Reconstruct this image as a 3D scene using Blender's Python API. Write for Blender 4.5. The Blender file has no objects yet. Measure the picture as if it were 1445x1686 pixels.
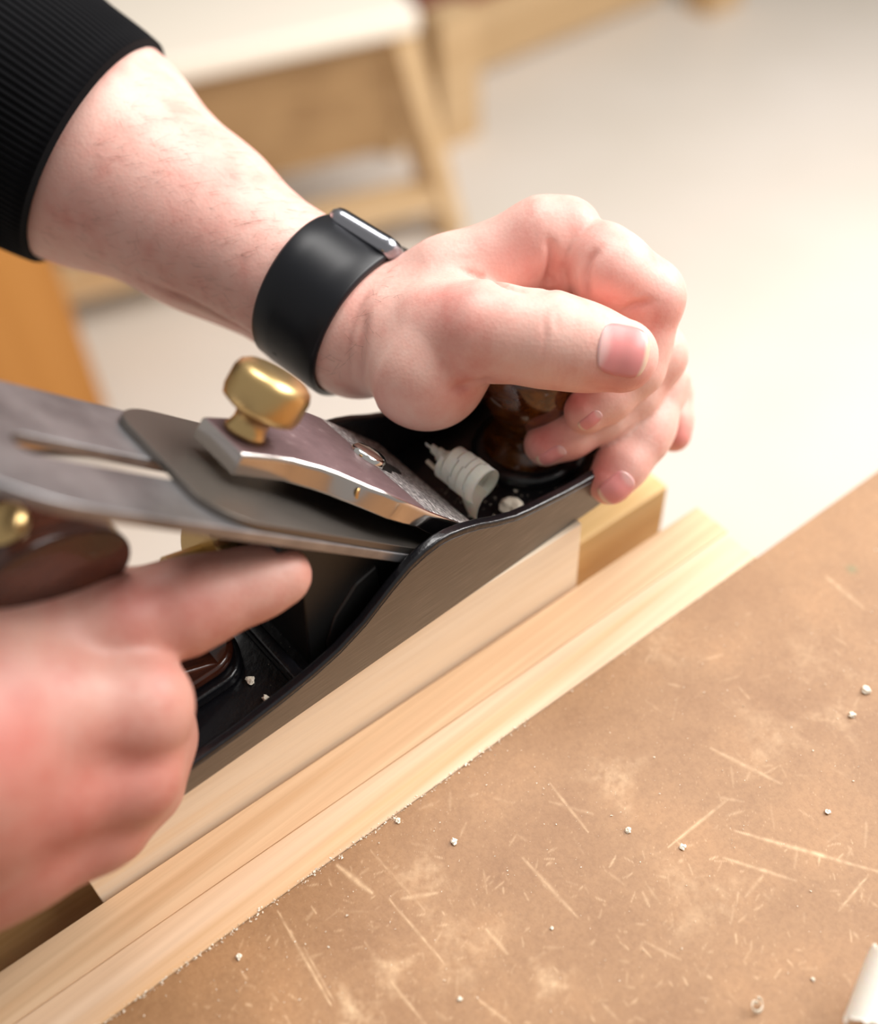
import bpy, bmesh, math, random
import numpy as np
from mathutils import Vector, Matrix
random.seed(7)
rng = np.random.default_rng(7)
C = bpy.context.scene.collection
SC = bpy.context.scene
# all lengths below are millimetres in the bench frame: X along the plane's sole towards its toe, Y across it away
# from the bench, Z up, sole of the plane at 0, floor at -850. BZ lifts the floor to world zero; MM turns mm into metres.
MM = 0.001
BZ = 850.0

# ---------------------------------------------------------------- camera
W, H, F = 1445, 1686, 1800.0
PITCH, ROLL, YAW = math.radians(47.97), math.radians(3.39), math.radians(37.42)
def _axis(a):
    return np.array([math.cos(a), math.sin(a) * math.sin(PITCH), -math.sin(a) * math.cos(PITCH)])
_R = np.array([[math.cos(ROLL), -math.sin(ROLL), 0], [math.sin(ROLL), math.cos(ROLL), 0], [0, 0, 1]])
CAMB = np.array([_R @ _axis(YAW), _R @ _axis(YAW + math.pi / 2), _R @ np.array([0, math.cos(PITCH), math.sin(PITCH)])])
def ray(px, py):
    return CAMB @ np.array([(px - W / 2) / F, -(py - H / 2) / F, -1.0])
CAM = -331.3 * ray(790, 968)
def dp(px, py, d): return CAM + d * ray(px, py)
def hz(px, py, z):
    r = ray(px, py); return CAM + (z - CAM[2]) / r[2] * r
cam = bpy.data.cameras.new('camera'); co = bpy.data.objects.new('camera', cam); C.objects.link(co)
cam.sensor_fit = 'HORIZONTAL'; cam.sensor_width = 36; cam.lens = F / W * 36
M4 = Matrix.Identity(4)
for i in range(3):
    for j in range(3): M4[i][j] = CAMB[i][j]
for i in range(3): M4[i][3] = (CAM[i] + (BZ if i == 2 else 0)) * MM
co.matrix_world = M4
cam.clip_start = 0.01; cam.clip_end = 50
cam.dof.use_dof = True; cam.dof.focus_distance = 0.309; cam.dof.aperture_fstop = cam.lens / 9.5
SC.camera = co

# ---------------------------------------------------------------- light
wd = bpy.data.worlds.new('world'); SC.world = wd; wd.use_nodes = True
wd.node_tree.nodes['Background'].inputs[0].default_value = (1.0, 0.955, 0.91, 1)
wd.node_tree.nodes['Background'].inputs[1].default_value = 0.37
def area(name, loc, target, size, power, col, size_y=None):
    l = bpy.data.lights.new(name, 'AREA'); l.energy = power; l.color = col; l.size = size * MM
    if size_y: l.shape = 'RECTANGLE'; l.size_y = size_y * MM
    o = bpy.data.objects.new(name, l); C.objects.link(o)
    o.location = (loc[0] * MM, loc[1] * MM, (loc[2] + BZ) * MM)
    d = Vector([target[i] - loc[i] for i in range(3)]); o.rotation_euler = d.to_track_quat('-Z', 'Y').to_euler(); return o
area('unseen_lamp', (950, -520, 1050), (0, 0, 0), 1000, 14, (1.0, 0.965, 0.93), 600)
area('unseen_lamp', (500, 420, 1300), (0, 60, 0), 900, 17, (1.0, 0.97, 0.94), 500)  # unseen lamp added overhead to brighten the arms
area('unseen_lamp', (1450, -150, 700), (1300, 0, -850), 1200, 42, (1.0, 0.98, 0.96), 700)  # unseen lamp added low over the floor to brighten its right part
SC.view_settings.view_transform = 'Standard'; SC.view_settings.look = 'None'
SC.view_settings.gamma = 1.0; SC.view_settings.use_curve_mapping = False
SC.view_settings.exposure = 0.0

# ---------------------------------------------------------------- helpers
def lin(r, g, b):
    f = lambda c: ((c / 255 + .055) / 1.055) ** 2.4 if c > 10 else c / 255 / 12.92
    return (f(r), f(g), f(b), 1)
def mat(name, col, rough=.5, metal=0, **k):
    m = bpy.data.materials.new(name); m.use_nodes = True; b = m.node_tree.nodes['Principled BSDF']
    b.inputs['Base Color'].default_value = col; b.inputs['Roughness'].default_value = rough; b.inputs['Metallic'].default_value = metal
    for kk, v in k.items(): b.inputs[kk.replace('_', ' ')].default_value = v
    return m
def N(m, t, **k):
    n = m.node_tree.nodes.new(t)
    for kk, v in k.items():
        if kk in ('i',):
            for a, b in v.items(): n.inputs[a].default_value = b
        else: setattr(n, kk, v)
    return n
def L(m, a, b): m.node_tree.links.new(a, b)
def coords(m, scale=(1, 1, 1), rot=(0, 0, 0)):
    t = N(m, 'ShaderNodeTexCoord'); mp = N(m, 'ShaderNodeMapping'); mp.inputs['Scale'].default_value = scale; mp.inputs['Rotation'].default_value = rot
    L(m, t.outputs['Object'], mp.inputs['Vector']); return mp.outputs['Vector']
def ramp(m, fac, stops):
    r = N(m, 'ShaderNodeValToRGB'); e = r.color_ramp.elements
    while len(e) < len(stops): e.new(.5)
    for i, (p, c) in enumerate(stops): e[i].position = p; e[i].color = c
    L(m, fac, r.inputs['Fac']); return r.outputs['Color']
def noise(m, vec, scale, detail=4, rough=.55):
    n = N(m, 'ShaderNodeTexNoise', i={'Scale': scale, 'Detail': detail, 'Roughness': rough}); L(m, vec, n.inputs['Vector']); return n.outputs['Fac']
def bump(m, h, strength, dist):
    b = N(m, 'ShaderNodeBump', i={'Strength': strength, 'Distance': dist}); L(m, h, b.inputs['Height'])
    L(m, b.outputs['Normal'], m.node_tree.nodes['Principled BSDF'].inputs['Normal'])
def mix(m, a, b, fac, mode='MIX'):
    n = N(m, 'ShaderNodeMix', data_type='RGBA', blend_type=mode)
    for s, v in ((0, fac), (6, a), (7, b)):
        if hasattr(v, 'is_output'): L(m, v, n.inputs[s])
        else: n.inputs[s].default_value = v
    return n.outputs[2]
BC = lambda m: m.node_tree.nodes['Principled BSDF'].inputs['Base Color']

def mesh_of(name, verts, faces, m=None, smooth=False, origin=(0, 0, 0), lift=True):
    v = (np.asarray(verts, float) - np.asarray(origin)) * MM
    me = bpy.data.meshes.new(name); me.from_pydata(v.tolist(), [], [tuple(int(q) for q in f) for f in faces]); me.update()
    if m:
        for mm_ in (m if isinstance(m, (list, tuple)) else [m]): me.materials.append(mm_)
    if smooth: me.polygons.foreach_set('use_smooth', [True] * len(me.polygons))
    return me
def W3(p): return Vector((p[0] * MM, p[1] * MM, (p[2] + BZ) * MM))
def obj(name, me, parent=None, at=None, **props):
    """parent=None: a top-level object whose mesh is in mm coordinates about `at`."""
    o = bpy.data.objects.new(name, me); C.objects.link(o)
    if parent is not None:
        o.parent = parent
        if at is not None: o.location = [c * MM for c in at]
    else: o.location = W3(at if at is not None else (0, 0, 0))
    for k, v in props.items(): o[k] = v
    return o
def empty(name, at=(0, 0, 0), **props):
    o = bpy.data.objects.new(name, None); C.objects.link(o); o.location = W3(at); o.empty_display_size = .01
    for k, v in props.items(): o[k] = v
    return o
def bevel(o, w, seg=2, ang=30):
    b = o.modifiers.new('bevel', 'BEVEL'); b.width = w * MM; b.segments = seg; b.limit_method = 'ANGLE'; b.angle_limit = math.radians(ang)
    for p in o.data.polygons: p.use_smooth = True
    o.modifiers.new('wn', 'WEIGHTED_NORMAL').keep_sharp = True
    return o
def prism(poly, lo, hi, f):
    """extrude polygon (list of 2-tuples) from lo to hi; f(a,b,t)->xyz"""
    n = len(poly); v = [f(a, b, lo) for a, b in poly] + [f(a, b, hi) for a, b in poly]
    fc = [tuple(range(n))[::-1], tuple(range(n, 2 * n))] + [(i, (i + 1) % n, n + (i + 1) % n, n + i) for i in range(n)]
    return v, fc
def fixn(me):
    bm = bmesh.new(); bm.from_mesh(me); bmesh.ops.recalc_face_normals(bm, faces=bm.faces); bm.to_mesh(me); bm.free(); return me
def box(lo, hi):
    return prism([(lo[0], lo[1]), (hi[0], lo[1]), (hi[0], hi[1]), (lo[0], hi[1])], lo[2], hi[2], lambda a, b, t: (a, b, t))
def lathe(prof, c, ax, seg=40, knurl=0, knr=(0, 0)):
    """prof: list of (r, h) along ax from c"""
    ax = np.array(ax, float); ax /= np.linalg.norm(ax); e = np.cross(ax, [0.3, 1, .1]); e /= np.linalg.norm(e); g = np.cross(ax, e)
    v = []; fc = []
    for r, h in prof:
        for k in range(seg):
            a = 2 * math.pi * k / seg
            rr = r * (1 - (knurl if (k % 2 and knr[0] <= h <= knr[1]) else 0))
            v.append(np.array(c) + ax * h + (e * math.cos(a) + g * math.sin(a)) * rr)
    n = len(prof)
    for i in range(n - 1):
        for k in range(seg): fc.append((i * seg + k, i * seg + (k + 1) % seg, (i + 1) * seg + (k + 1) % seg, (i + 1) * seg + k))
    fc.append(tuple(range(seg))[::-1]); fc.append(tuple((n - 1) * seg + k for k in range(seg)))
    return v, fc
def join(parts):
    V = []; Fc = []
    for v, f in parts:
        o = len(V); V += list(v); Fc += [tuple(i + o for i in q) for q in f]
    return V, Fc
def tube(pts, r, seg=8):
    pts = [np.array(p, float) for p in pts]; v = []; fc = []; rs = r if isinstance(r, (list, tuple)) else [r] * len(pts)
    e = None
    for i, p in enumerate(pts):
        t = pts[min(i + 1, len(pts) - 1)] - pts[max(i - 1, 0)]; t /= np.linalg.norm(t)
        if e is None: e = np.cross(t, [.2, .3, 1])
        e = e - t * (e @ t); e /= np.linalg.norm(e); g = np.cross(t, e)
        for k in range(seg):
            a = 2 * math.pi * k / seg; v.append(p + rs[i] * (e * math.cos(a) + g * math.sin(a)))
    for i in range(len(pts) - 1):
        for k in range(seg): fc.append((i * seg + k, i * seg + (k + 1) % seg, (i + 1) * seg + (k + 1) % seg, (i + 1) * seg + k))
    fc.append(tuple(range(seg))[::-1]); fc.append(tuple((len(pts) - 1) * seg + k for k in range(seg)))
    return v, fc

# ---------------------------------------------------------------- materials
def wood(name, c1, c2, c3, along=0, gscale=1.0, rough=.5, streak=.5):
    m = mat(name, c1, rough); s = [60 * gscale] * 3; s[along] = 2.2 * gscale; v = coords(m, s)
    n1 = noise(m, v, 1.6, 3, .5); s2 = [420 * gscale] * 3; s2[along] = 7 * gscale; v2 = coords(m, s2); n2 = noise(m, v2, 1.0, 3, .6)
    a = ramp(m, n1, [(.3, c1), (.52, c2), (.7, c3)]); b = ramp(m, n2, [(.35, (.86, .82, .78, 1)), (.6, (1, 1, 1, 1))])
    L(m, mix(m, a, b, streak, 'MULTIPLY'), BC(m)); bump(m, n2, .25, .0003); return m
m_jaw = wood('jaw_pine', lin(226, 186, 146), lin(233, 198, 160), lin(214, 170, 126), rough=.75, streak=.9)
m_jaw2 = wood('jaw_pine_pale', lin(234, 198, 162), lin(238, 206, 174), lin(224, 182, 138), rough=.75, streak=.7)
m_board = wood('board_spruce', lin(254, 232, 202), lin(255, 236, 210), lin(250, 222, 186), rough=.5, streak=.35)
m_outer = wood('outer_jaw_wood', lin(232, 196, 138), lin(222, 182, 122), lin(212, 168, 108), rough=.5, streak=.5)
m_birch = wood('furniture_birch', lin(206, 176, 136), lin(198, 166, 124), lin(188, 154, 110), gscale=.2, rough=.5, streak=.3)
m_apron = wood('apron_shaded', lin(150, 116, 76), lin(166, 132, 90), lin(138, 104, 66), gscale=.2, rough=.5, streak=.3)  # darker brown puts the shade under the stool seat into colour
m_top = mat('stool_top_white', lin(246, 236, 220), .45)
m_orange = wood('orange_pine', lin(196, 134, 62), lin(186, 124, 52), lin(176, 114, 46), along=2, gscale=.15, rough=.45, streak=.3)
m_red = mat('mahogany_red', lin(120, 56, 44), .5)
m_under = mat('dark_underframe', lin(70, 52, 36), .7)
m_floor = mat('floor_cream', lin(244, 238, 230), .45)
_v = coords(m_floor, (1, 1, 1)); L(m_floor, ramp(m_floor, noise(m_floor, _v, 1.2, 3), [(.35, lin(208, 198, 185)), (.7, lin(220, 211, 202))]), BC(m_floor))
m_black = mat('black_japanning', (.005, .005, .007, 1), .3, 0, Coat_Weight=.3, Coat_Roughness=.12)
_v = coords(m_black, (1, 1, 1)); bump(m_black, noise(m_black, _v, 420, 3, .6), .35, .0006)
m_frog = mat('frog_black', (.008, .008, .008, 1), .45)
m_steel = mat('ground_cheek_steel', lin(126, 126, 126), .42, 1, Anisotropic=.5)
_v = coords(m_steel, (25, 600, 900)); _n = noise(m_steel, _v, 3, 3, .6)
L(m_steel, ramp(m_steel, _n, [(.3, lin(108, 109, 110)), (.6, lin(124, 124, 125)), (.8, lin(150, 150, 150))]), BC(m_steel)); bump(m_steel, _n, .12, .0002)
m_iron = mat('iron_grey', lin(150, 148, 150), .38, .85)
_v = coords(m_iron, (40, 40, 40)); L(m_iron, ramp(m_iron, noise(m_iron, _v, 1.5, 4), [(.3, lin(128, 126, 128)), (.7, lin(176, 175, 178))]), BC(m_iron))
m_breaker = mat('breaker_grey', lin(116, 110, 104), .4, .85)
m_chrome = mat('lever_cap_chrome', lin(205, 198, 192), .14, 1)
m_capface = mat('lever_cap_face', lin(158, 130, 134), .5, .45)  # pinkish tint puts reflections of wood and skin into the face colour
_v = coords(m_capface, (1, 1, 1)); L(m_capface, ramp(m_capface, noise(m_capface, _v, 220, 3, .7), [(.3, lin(112, 90, 92)), (.62, lin(124, 101, 103)), (.8, lin(160, 140, 140))]), BC(m_capface))
m_spark = mat('scratched_glint_bevel', lin(150, 142, 138), .38, .7)
_v = coords(m_spark, (900, 300, 900)); _n = noise(m_spark, _v, 1.6, 3, .75)
L(m_spark, ramp(m_spark, _n, [(.36, lin(72, 70, 72)), (.5, lin(165, 160, 160)), (.6, lin(255, 252, 250))]), BC(m_spark)); bump(m_spark, _n, .9, .001)  # white sparkle glints painted into the colour of the scratched bevel
m_nickel = mat('screw_nickel', lin(220, 218, 214), .14, 1)
m_brass = mat('brass', lin(216, 184, 128), .34, 1)
m_tote = mat('rosewood', lin(62, 26, 16), .25, 0, Coat_Weight=.5)
_v = coords(m_tote, (30, 200, 60)); L(m_tote, ramp(m_tote, noise(m_tote, _v, 1.5, 3), [(.35, lin(44, 18, 12)), (.7, lin(88, 44, 26))]), BC(m_tote))
m_knob = mat('knob_wood', lin(96, 50, 12), .15, 0, Coat_Weight=.8)
_v = coords(m_knob, (200, 60, 200)); L(m_knob, ramp(m_knob, noise(m_knob, _v, 1.5, 3), [(.35, lin(60, 24, 6)), (.7, lin(110, 62, 14))]), BC(m_knob))
m_shav = mat('shaving_pale', lin(244, 239, 228), .55, 0, Transmission_Weight=.0)
m_shav.node_tree.nodes['Principled BSDF'].inputs['Subsurface Weight'].default_value = .25
m_shav.node_tree.nodes['Principled BSDF'].inputs['Subsurface Scale'].default_value = .001
_v = coords(m_shav, (1, 1, 1)); bump(m_shav, noise(m_shav, _v, 900, 2), .3, .0003)
m_chip = mat('chip_pale', lin(244, 234, 214), .6)
m_band = mat('watch_band_black', lin(13, 15, 21), .38)
m_case = mat('watch_case_aluminium', lin(168, 170, 178), .22, 1)
m_glass = mat('watch_glass', (.004, .004, .005, 1), .05)
m_knit = mat('black_knit', lin(6, 6, 9), .95, 0, Sheen_Weight=.03, Sheen_Roughness=.6)
m_knit.node_tree.nodes['Principled BSDF'].inputs['Specular IOR Level'].default_value = .08; m_band.node_tree.nodes['Principled BSDF'].inputs['Specular IOR Level'].default_value = .35
m_hair = mat('arm_hair_brown', lin(110, 70, 52), .6)
m_nail = mat('fingernail', lin(238, 170, 160), .3, 0, Subsurface_Weight=.3, Subsurface_Scale=.0015)
_v = N(m_nail, 'ShaderNodeAttribute', attribute_name='Col'); L(m_nail, _v.outputs['Color'], BC(m_nail))
m_skin = mat('skin', lin(224, 164, 144), .5, 0, Subsurface_Weight=.3, Subsurface_Scale=.002)
m_skin.node_tree.nodes['Principled BSDF'].inputs['Subsurface Radius'].default_value = (1.0, .5, .38)
_a = N(m_skin, 'ShaderNodeAttribute', attribute_name='Col'); _v = coords(m_skin, (1, 1, 1))
_c = mix(m_skin, _a.outputs['Color'], ramp(m_skin, noise(m_skin, _v, 75, 5, .65), [(.3, (.92, .70, .68, 1)), (.5, (1, .96, .95, 1)), (.68, (1.03, 1.1, 1.1, 1))]), .9, 'MULTIPLY')
L(m_skin, _c, BC(m_skin))
_w = N(m_skin, 'ShaderNodeTexVoronoi', i={'Scale': 900}); L(m_skin, _v, _w.inputs['Vector'])
_ad = N(m_skin, 'ShaderNodeMath', operation='ADD'); L(m_skin, _w.outputs['Distance'], _ad.inputs[0]); L(m_skin, noise(m_skin, _v, 300, 4, .6), _ad.inputs[1])
bump(m_skin, _ad.outputs[0], .12, .0004)

# ---------------------------------------------------------------- setting
v, f = box((-3500, -2500, -870), (5000, 5000, -850))
obj('floor', mesh_of('floor', v, f, m_floor), kind='structure')
m_wall = mat('wall_paint', lin(232, 224, 212), .8)
v, f = box((-3500, 5000, -850), (5000, 5100, 1900)); obj('wall_back', mesh_of('wall_back', v, f, m_wall), kind='structure')
v, f = box((5000, -2500, -850), (5100, 5100, 1900)); obj('wall_right', mesh_of('wall_right', v, f, m_wall), kind='structure')

# workbench: frame J runs along the bench's far edge (2.6 degrees off the plane)
AZ = math.radians(-2.6); JO = np.array([92.5, -34.8, -30.2])
def J(a, b, c=0): return (JO[0] + a * math.cos(AZ) - b * math.sin(AZ), JO[1] + a * math.sin(AZ) + b * math.cos(AZ), JO[2] + c)
def jbox(a0, a1, b0, b1, c0, c1):
    v, f = box((a0, b0, c0), (a1, b1, c1)); return [J(*p) for p in v], f
bench = empty('workbench', (0, -200, -850), label='workbench with a scratched brown hardboard top and pale wood jaw along its edge', category='workbench')
bo = np.array([0, -200, -850.])
def bpart(name, v, f, m, **k): return obj(name, mesh_of(name, v, f, m, origin=bo), bench, **k)
# top: fine grid near the camera with painted-in wear
ga = np.unique(np.r_[np.arange(-700, -270, 30.), np.arange(-270, 130, .4), np.arange(130, 900, 30.)]); gb = np.unique(np.r_[np.arange(-700, -165, 30.), np.arange(-165, 0.01, .4), 0])
A, Bm = np.meshgrid(ga, gb, indexing='ij'); na, nb = A.shape
P = np.stack([JO[0] + A * math.cos(AZ) - Bm * math.sin(AZ), JO[1] + A * math.sin(AZ) + Bm * math.cos(AZ), np.full_like(A, JO[2] - .4)], -1).reshape(-1, 3)
idx = np.arange(na * nb).reshape(na, nb)
fq = np.stack([idx[:-1, :-1], idx[1:, :-1], idx[1:, 1:], idx[:-1, 1:]], -1).reshape(-1, 4)
base = np.array(lin(161, 121, 83)[:3]); pale = np.array(lin(230, 196, 156)[:3]); dark = np.array(lin(140, 104, 72)[:3])
def vnoise(x, y, s, seed=0):
    x = x / s + 1000; y = y / s + 1000; xi = np.floor(x).astype(np.int64); yi = np.floor(y).astype(np.int64); fx = x - xi; fy = y - yi
    h = lambda a, b: (((a * 374761393 + b * 668265263 + seed * 974711) ^ ((a * 374761393 + b * 668265263) >> 13)) * 1274126177 % 10007) / 10007.0
    fx = fx * fx * (3 - 2 * fx); fy = fy * fy * (3 - 2 * fy)
    return (h(xi, yi) * (1 - fx) + h(xi + 1, yi) * fx) * (1 - fy) + (h(xi, yi + 1) * (1 - fx) + h(xi + 1, yi + 1) * fx) * fy
VN1 = vnoise(P[:, 0], P[:, 1], 1.6, 1); VN2 = vnoise(P[:, 0], P[:, 1], 4.0, 2); VN3 = vnoise(P[:, 0], P[:, 1], .8, 3)
wear = np.zeros(len(P)); darkw = np.zeros(len(P))
def seg(p, q, w, amt):
    global wear
    p = np.array(p[:2]); q = np.array(q[:2]); d = q - p; t = np.clip(((P[:, :2] - p) @ d) / (d @ d + 1e-9), 0, 1)
    ds = np.linalg.norm(P[:, :2] - (p + t[:, None] * d), axis=1)
    wear = np.maximum(wear, amt * np.exp(-(ds / (w * .72 * (.45 + .55 * np.sin(math.pi * np.clip(t, .04, .96))))) ** 2) * (.3 + .7 * VN1))
SCR = [((457, 1500), (545, 1655), .5, .9), ((500, 1560), (550, 1650), .4, .6), ((555, 1425), (612, 1470), 1.1, .9), ((640, 1480), (735, 1590), .45, .7), ((610, 1400), (700, 1500), .5, .4), ((630, 1600), (700, 1686), .5, .7),
       ((660, 1480), (720, 1470), .9, .6), ((905, 1290), (968, 1370), .6, .75), ((1100, 1395), (1195, 1318), .6, .7), ((1210, 1368), (1445, 1435), .8, .75), ((1190, 1412), (1310, 1450), .7, .7), ((860, 1412), (950, 1510), .8, .6),
       ((1170, 1232), (1285, 1290), 1.0, .5), ((1360, 950), (1420, 1000), 1.2, .45), ((780, 1640), (840, 1686), .4, .6), ((1380, 1500), (1430, 1440), .4, .7), ((800, 1530), (835, 1570), .9, .6), ((1060, 1550), (1120, 1580), .5, .5), ((905, 1320), (975, 1340), .8, .5)]
for a, b, w, amt in SCR: seg(hz(*a, -30.6), hz(*b, -30.6), w, amt)
for k in range(150):
    px, py = rng.uniform(500, 1445), rng.uniform(1000, 1686)
    if py < 925 + (1235 - px) * .708 + 20: continue
    a = rng.uniform(0, 3.14); l = rng.uniform(5, 45)
    seg(hz(px, py, -30.6), hz(px + l * math.cos(a), py + l * math.sin(a), -30.6), rng.uniform(.35, .75), rng.uniform(.12, .42))
for k in range(260):
    px, py = rng.uniform(300, 1445), rng.uniform(1380, 1686)
    if py < 925 + (1235 - px) * .708 + 20: continue
    a = rng.uniform(0, 3.14); l = rng.uniform(3, 22); seg(hz(px, py, -30.6), hz(px + l * math.cos(a), py + l * math.sin(a), -30.6), rng.uniform(.25, .42), rng.uniform(.25, .75))
for px, py, r, amt in [(640, 1600, 4, .6), (585, 1668, 5, .8), (905, 1615, 4, .6), (1010, 1280, 7, .4), (1270, 1210, 9, .3), (1380, 1180, 6, .4), (1090, 1060, 10, .25), (700, 1440, 6, .45), (760, 1560, 9, .3), (1150, 1480, 9, .3), (1340, 1090, 9, .25)]:
    c = hz(px, py, -30.6); d = np.linalg.norm(P[:, :2] - c[:2], axis=1)
    th = np.arctan2(P[:, 1] - c[1], P[:, 0] - c[0]); wear = np.maximum(wear, amt * np.exp(-(d / r * (1 + .3 * np.sin(3 * th + px) + .2 * np.sin(7 * th))) ** 4) * np.clip(VN1 * .6 + VN2 * .5 + VN3 * .4 - .35, 0, 1))
wear += .28 * (rng.random(len(P)) > .985) * rng.random(len(P)); darkw += .5 * (rng.random(len(P)) > .992)
c = hz(1402, 937, -30.6); grn = np.exp(-(np.linalg.norm(P[:, :2] - c[:2], axis=1) / 1.6) ** 2)
colr = base[None] * (1 - wear[:, None]) + pale[None] * wear[:, None]; colr = colr * (1 - darkw[:, None] * .5) + dark[None] * darkw[:, None] * .5
colr = colr * (1 - .5 * grn[:, None]) + np.array([.12, .22, .1])[None] * .5 * grn[:, None]
me = mesh_of('bench_top', P, fq, None, origin=bo)
ca = me.color_attributes.new('Col', 'FLOAT_COLOR', 'POINT'); ca.data.foreach_set('color', np.c_[colr, np.ones(len(P))].astype(np.float32).ravel())
m_hard = mat('hardboard', (1, 1, 1, 1), .5); a_ = N(m_hard, 'ShaderNodeAttribute', attribute_name='Col'); v_ = coords(m_hard, (1, 1, 1))
n1 = noise(m_hard, v_, 26, 5, .62); n2 = noise(m_hard, v_, 700, 3, .6)
cc = mix(m_hard, a_.outputs['Color'], ramp(m_hard, n1, [(.3, (.78, .72, .66, 1)), (.5, (.98, .98, .98, 1)), (.68, (1.2, 1.2, 1.2, 1))]), .8, 'MULTIPLY')
L(m_hard, mix(m_hard, cc, ramp(m_hard, n2, [(.3, (.84, .8, .76, 1)), (.6, (1.04, 1.04, 1.04, 1))]), .7, 'MULTIPLY'), BC(m_hard)); bump(m_hard, n2, .25, .0003)
me.materials.append(m_hard); obj('bench_top', me, bench)
v, f = jbox(-700, 870, -700, -.2, -45, -.6); bpart('bench_panel', v, f, m_birch)
for a, b in ((-650, -650), (820, -650), (-650, -60), (820, -60)):
    v, f = jbox(a, a + 60, b, b + 50, -819.8, -45); bpart('leg', v, f, m_birch)
v, f = jbox(-600, 830, -50, -25, -160, -45); bpart('apron', v, f, m_birch)
jl = empty('jaw_liner', (0, 0, 0)); jl.parent = bench; jl.location = (0, 0, 0)
v, f = jbox(-520, 2.5, .15, 14.26, -60, 0); o = obj('strip', mesh_of('strip', v, f, m_jaw2, origin=bo), jl); bevel(o, .5)
v, f = jbox(-520, 3.5, 14.32, 29, -60, 0); o = obj('strip', mesh_of('strip', v, f, m_jaw, origin=bo), jl); bevel(o, .25)

v, f = jbox(-520, 3, 42.6, 74, -110, 0); jo = J(-250, 58, -110)
o = obj('vise_jaw', mesh_of('vise_jaw', v, f, m_outer, origin=jo), at=jo, label='outer wooden vise jaw behind the pale board being planed', category='vise jaw'); bevel(o, 1.0)
v, f = jbox(-229, -52.5, 30.6, 42.5, -75, 29.9); jo = J(-140, 36, -75)
o = obj('pine_board', mesh_of('pine_board', v, f, m_board, origin=jo), at=jo, label='pale softwood board clamped on edge under the hand plane', category='board'); bevel(o, .4)

# ---------------------------------------------------------------- hand plane
plane = empty('hand_plane', (0, 31, 0), label='black metal bench hand plane with steel blade resting on the pale board', category='hand plane')
po = np.array([0, 31, 0.])
def ppart(name, v, f, m, parent=None, sm=False, bev=None, **k):
    o = obj(name, fixn(mesh_of(name, v, f, m, sm, origin=po)), parent or plane, **k)
    if bev: bevel(o, *bev)
    return o
BW = 62.0
prof = [(-176, 9.5), (-150, 9.8), (-125, 10), (-100, 10.1), (-83, 10.6), (-70, 12), (-60, 13.6), (-50.8, 16), (-41.8, 20.2), (-36, 24.2), (-30.4, 28), (-25, 31), (-19.4, 32.8), (-14.5, 33.4), (-10, 32.8), (-5, 31.2), (.5, 28.8), (7, 25.2), (14.6, 21.7), (21, 20), (27, 18.8), (35, 17.2), (42.6, 16), (53, 14.8), (62, 13), (68, 10), (71, 6)]
cheek = prof + [(72, 0), (-178, 0)]
parts = []
cv, cf = prism(cheek, 0, 3.3, lambda a, b, t: (a, t, b)); parts.append((cv, cf))
cv, cf = prism(cheek, BW - 3.3, BW, lambda a, b, t: (a, t, b)); parts.append((cv, cf))
# sole with rounded toe and heel, mouth cut
def sole(x0, x1, toe, heel):
    p = []
    if toe: p += [(x0, 3.2), (69, 3.2), (69, 0), (x1 - 8, 0)] + [(x1 - 8 + 8 * math.sin(t) + 6 * 0, BW / 2 - BW / 2 * math.cos(t)) for t in np.linspace(.15, math.pi - .15, 18)] + [(x1 - 8, BW), (69, BW), (69, BW - 3.2), (x0, BW - 3.2)]
    else: p += [(x1, 3.2), (x1, BW - 3.2), (-174, BW - 3.2), (-174, BW), (x0 + 6, BW)] + [(x0 + 6 - 6 * math.sin(t), BW / 2 - BW / 2 * math.cos(t)) for t in np.linspace(math.pi - .15, .15, 18)] + [(x0 + 6, 0), (-174, 0), (-174, 3.2)]
    return prism(p, 0, 4, lambda a, b, t: (a, b, t))
parts.append(sole(9, 80, True, False)); parts.append(sole(-182, 1.5, False, True))
parts.append(box((1.5, 3.2, 0), (9, 5, 4))); parts.append(box((1.5, BW - 5, 0), (9, BW - 3.2, 4)))
V_, F_ = join(parts); me = fixn(mesh_of('body', V_, F_, [m_black, m_steel], origin=po))
for p in me.polygons:
    n = p.normal; c = p.center / MM
    if n.z < -.9: p.material_index = 1
body = obj('body', me, plane); bevel(body, .9, 3, 35)
rim = [(x, max(z - (1.7 + .5 * math.exp(-((x + 13) / 25) ** 2)), 1.0)) for x, z in prof if x < 68] + [(69, 6.2), (71, 2.2), (71.5, .1), (-177.5, .1)]
for yy in ((-.14, .05), (BW - .05, BW + .14)): ppart('machined_face', *prism(rim, yy[0], yy[1], lambda a, b, t: (a, t, b)), m_steel)
ppart('knob_boss', *lathe([(19, 0), (19, 1.5), (17.5, 3.2), (15, 4)], (49, 31, 3.9), (0, 0, 1)), m_black, sm=True)
# raised tote boss with rounded front
tb = [(-74 + 10 * math.sin(t) - 4, 31 - 14 * math.cos(t)) for t in np.linspace(0, math.pi, 15)] + [(-155, 45), (-155, 17)]
ppart('tote_boss', *prism(tb, 3.9, 8.5, lambda a, b, t: (a, b, t)), m_black, bev=(1.4, 3))
ppart('cross_rib', *box((-64, 3, 3.9), (-60, 59, 9)), m_black, bev=(1, 2))
# iron frame
S2 = 2 ** .5
def I(u, y, n): return (3 - u / S2 + n / S2, y, u / S2 + n / S2)
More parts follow.
